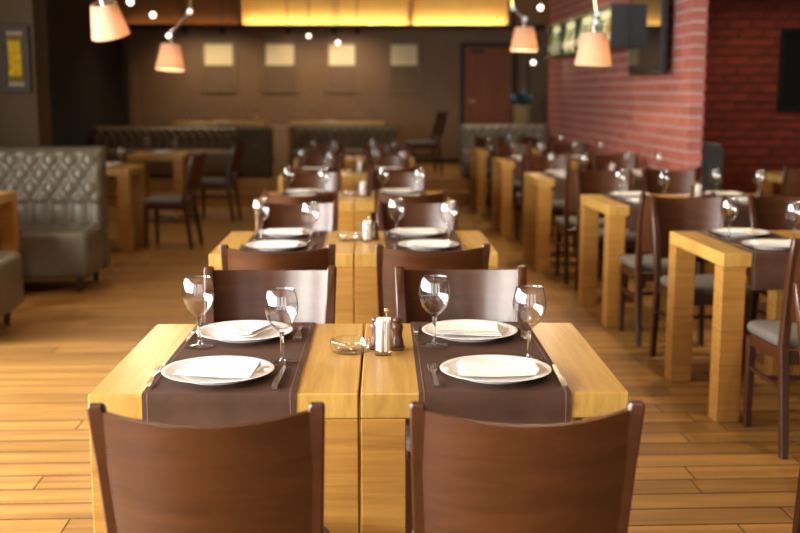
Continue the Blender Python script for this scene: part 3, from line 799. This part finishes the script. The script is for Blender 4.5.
NTH = 'first second third fourth fifth sixth seventh eighth ninth tenth eleventh twelfth thirteenth fourteenth fifteenth sixteenth seventeenth eighteenth nineteenth twentieth twenty-first twenty-second'.split()
for k in range(22):
    y = CB0+.12+k*(cl-.24)/21
    if min(abs(y-CB0-q*cl/4) for q in (1, 2, 3)) < .055: continue
    nbt += 1; m_ = ('bottle_green', 'bottle_amber', 'clear_bottle', 'bottle_green', 'clear_bottle')[k % 5]; cn = {'bottle_green': 'green', 'bottle_amber': 'amber', 'clear_bottle': 'clear'}[m_]
    b = obj('bottle', None, None, (CX0+.055, y, CZ0+.0255)); obj('body', bk[m_], b); obj('label_band', bl, b)
    tag(b, '%s glass bottle in the lit cabinet, %s along from the television' % (cn, NTH[nbt]), 'bottle', '%s bottles in the lit cabinet' % cn)

# ------------------------------------------------------------------ lamps
def lamp(x, y, zb, joint, label, tilt=(0, 0), power=2.4, d=.24, h=.205):
    """ceiling lamp: jointed metal arms carry a cloth shade; zb = lower rim of the shade"""
    r = obj('arm_lamp', None, None, (x, y, zb))
    sh = MB().lathe([(d/2, 0), (d/2*.66, h), (d/2*.66-.003, h), (d/2-.003, .0)], 32, True).mesh('lamp_shade', 'shade_cloth', 60)
    so = obj('lamp_shade', sh, r); so.rotation_euler = (tilt[0], tilt[1], 0)
    obj('bulb', MB().lathe([(0, .055), (.022, .062), (.030, .085), (.024, .11), (.013, .13), (.012, .16), (0, .16)], 14).mesh('bulb', 'bulb', 60), so)
    obj('shade_ring', MB().lathe([(.014, h-.01), (d/2*.66-.004, h-.006), (d/2*.66-.004, h-.002), (.014, h-.004)], 24, True).mesh('shade_ring', 'alu', 30), so)
    top = Vector((0, 0, h))
    obj('socket', MB().lathe([(0, .16), (.018, .16), (.02, h+.05), (.012, h+.075), (0, h+.075)], 14).mesh('socket', 'alu', 40), so)
    p1 = Vector((0, 0, h+.07)); p2 = Vector((joint[0]-x, joint[1]-y, joint[2]-zb)); p3 = Vector((joint[3]-x, joint[4]-y, ZC-zb))
    obj('arm', MB().tube([p1, p2], .011).mesh('arm', 'alu'), r); obj('arm', MB().tube([p2, p3], .011).mesh('arm', 'brass'), r)
    for p in (p1, p2): obj('joint', MB().lathe([(0, -.02), (.021, -.02), (.021, .02), (0, .02)], 14).mesh('joint', 'alu', 30), r, p).rotation_euler = (PI/2, 0, 0)
    obj('ceiling_rose', MB().lathe([(0, -.03), (.05, -.03), (.055, 0), (0, 0)], 20).mesh('ceiling_rose', 'alu', 30), r, p3)
    l = bpy.data.lights.new('bulb_light', 'POINT'); l.energy = power; l.color = (1, .74, .48); l.shadow_soft_size = .03
    lo = bpy.data.objects.new('bulb_light', l); COL.objects.link(lo); lo.parent = so; lo.location = (0, 0, .03)
    return tag(r, label, 'lamp', None)
lamp(-1.505, 7.2, 1.785, (-1.47, 7.2, 2.45, -1.2, 7.2), 'pinkish shaded arm lamp tilted sideways, beside the tufted booth', (.30, -.14))
lamp(-1.493, 9.4, 1.62, (-1.315, 9.4, 2.09, -1.26, 9.4), 'pinkish shaded arm lamp with bent silver arm, near the pier tables', (-.12, .05))
lamp(1.525, 9.9, 1.795, (1.42, 9.9, 2.16, 1.35, 9.9), 'glowing cream shaded arm lamp over the wall row, nearer the back steps', (0, 0), 14, .25)
lamp(1.557, 7.2, 1.605, (1.57, 7.2, 1.93, 1.42, 7.2), 'pinkish shaded arm lamp in front of the bottle cabinet', (0, 0.02))
# track with spot lights
def spot(x, y, z, aim, label, power=0, size=.045, grp='ceiling spot lights'):
    r = obj('spot_light', None, None, (x, y, z))
    obj('stem', MB().tube([(0, 0, .03), (0, 0, ZC-z)], .007).mesh('stem', 'black_metal'), r)
    dv_ = (Vector(aim)-Vector((x, y, z))).normalized(); q = Vector((0, 0, -1)).rotation_difference(dv_)
    can = obj('can', MB().lathe([(0, .06), (size*.7, .06), (size, .02), (size, -.06), (size*.92, -.06), (size*.9, .0), (0, .0)], 18).mesh('can', 'black_metal', 40), r); can.rotation_mode = 'QUATERNION'; can.rotation_quaternion = q
    obj('lens', MB().lathe([(0, -.052), (size*.88, -.052), (size*.88, -.046), (0, -.046)], 18).mesh('lens', 'spot_lens', 40), can)
    if power:
        l = bpy.data.lights.new('spot_beam', 'SPOT'); l.energy = power; l.color = (1, .76, .48); l.spot_size = 2.3; l.spot_blend = .8; l.shadow_soft_size = .04
        lo = bpy.data.objects.new('spot_beam', l); COL.objects.link(lo); lo.parent = can; lo.location = (0, 0, -.065)
    return tag(r, label, 'spot light', grp)
from_px = lambda x, y, Y: ((x-351.5)/F*Y, Y, CH+(93-y)/F*Y)
for (x, y, Y, aim, lb, pw) in ((139, 6, 8.6, (0, 0, 1.4), 'bright spot light facing out, beside the tilted pink lamp', 30), (160, 18, 9.6, (0, 2, 1), 'spot light above the bent silver lamp arm', 20), (538, 9, 9.6, (.5, 2, 0), 'spot light above the cream shaded lamp', 30),
                               (311, 37, 16.4, (-1, 10, 0), 'dim spot light in front of the second framed print', 0), (339, 44, 16.6, (0, 8, 1), 'spot light in front of the third framed print', 15), (532, 63, 15.0, (1, 5, 1), 'small spot light beside the wooden door', 6)):
    spot(*from_px(x, y, Y), aim, lb, pw, .028 if Y < 12 else .034)
for k, x in enumerate((191, 227, 290, 335, 358)):
    X, Y, Z = from_px(x, 31, 17.2)
    spot(X, Y, Z, (X, 18.4, .4), '%s dark wall-washing spot under the cove, counted from the dark wall' % ('first', 'second', 'third', 'fourth', 'fifth')[k], 21, .05, 'wall-washing spots')
tr = obj('track_rail', MB().box(-1.75, .1, 16.98, 17.02, 2.83, 2.86, .003).mesh('track_rail', 'black_metal', 0)); tag(tr, 'thin black track rail in front of the lit cove', 'rail')
for k in range(2):
    obj('hanger', MB().tube([(-1.6+k*1.55, 17.0, 2.86), (-1.6+k*1.55, 17.0, ZC)], .006).mesh('hanger', 'black_metal'), tr)
# unseen ceiling downlights, added to brighten the rows, platform and recess
for j, (x, ys, nm) in enumerate(((.02, (1.6, 4.0, 6.3, 8.6, 10.9), 'centre row'), (2.1, (3.4, 6.0, 8.0, 10.2, 12.4), 'wall row'), (-2.3, (6.9, 10.4, 12.7), 'booth side'), (-2.3, (15.9,), 'brown banquette'), (-.1, (15.9,), 'olive banquette'), (1.9, (15.9,), 'grey banquette'), (4.2, (10.7,), 'recess'))):
    for k, y in enumerate(ys):
        r = obj('added_downlight', None, None, (x, y, ZC))
        obj('ring', MB().lathe([(.06, -.012), (.085, -.010), (.088, 0), (.06, 0)], 24, True).mesh('ring', 'alu', 30), r)
        obj('lens', MB().lathe([(0, -.008), (.059, -.008), (.059, -.002), (0, -.002)], 20).mesh('lens', 'added_downlight_lens', 30), r)
        l = bpy.data.lights.new('added_downlight_beam', 'SPOT'); l.energy = (42, 110, 50, 90, 90, 90, 65)[j]; l.color = WARM; l.spot_size = 2.1; l.spot_blend = .9; l.shadow_soft_size = .06
        lo = bpy.data.objects.new('added_downlight_beam', l); COL.objects.link(lo); lo.parent = r; lo.location = (0, 0, -.02)
        tag(r, 'added unseen ceiling light above the %s, %s from the back steps' % (nm, NTH[len(ys)-1-k]), 'added_downlight', 'added downlights above the '+nm)
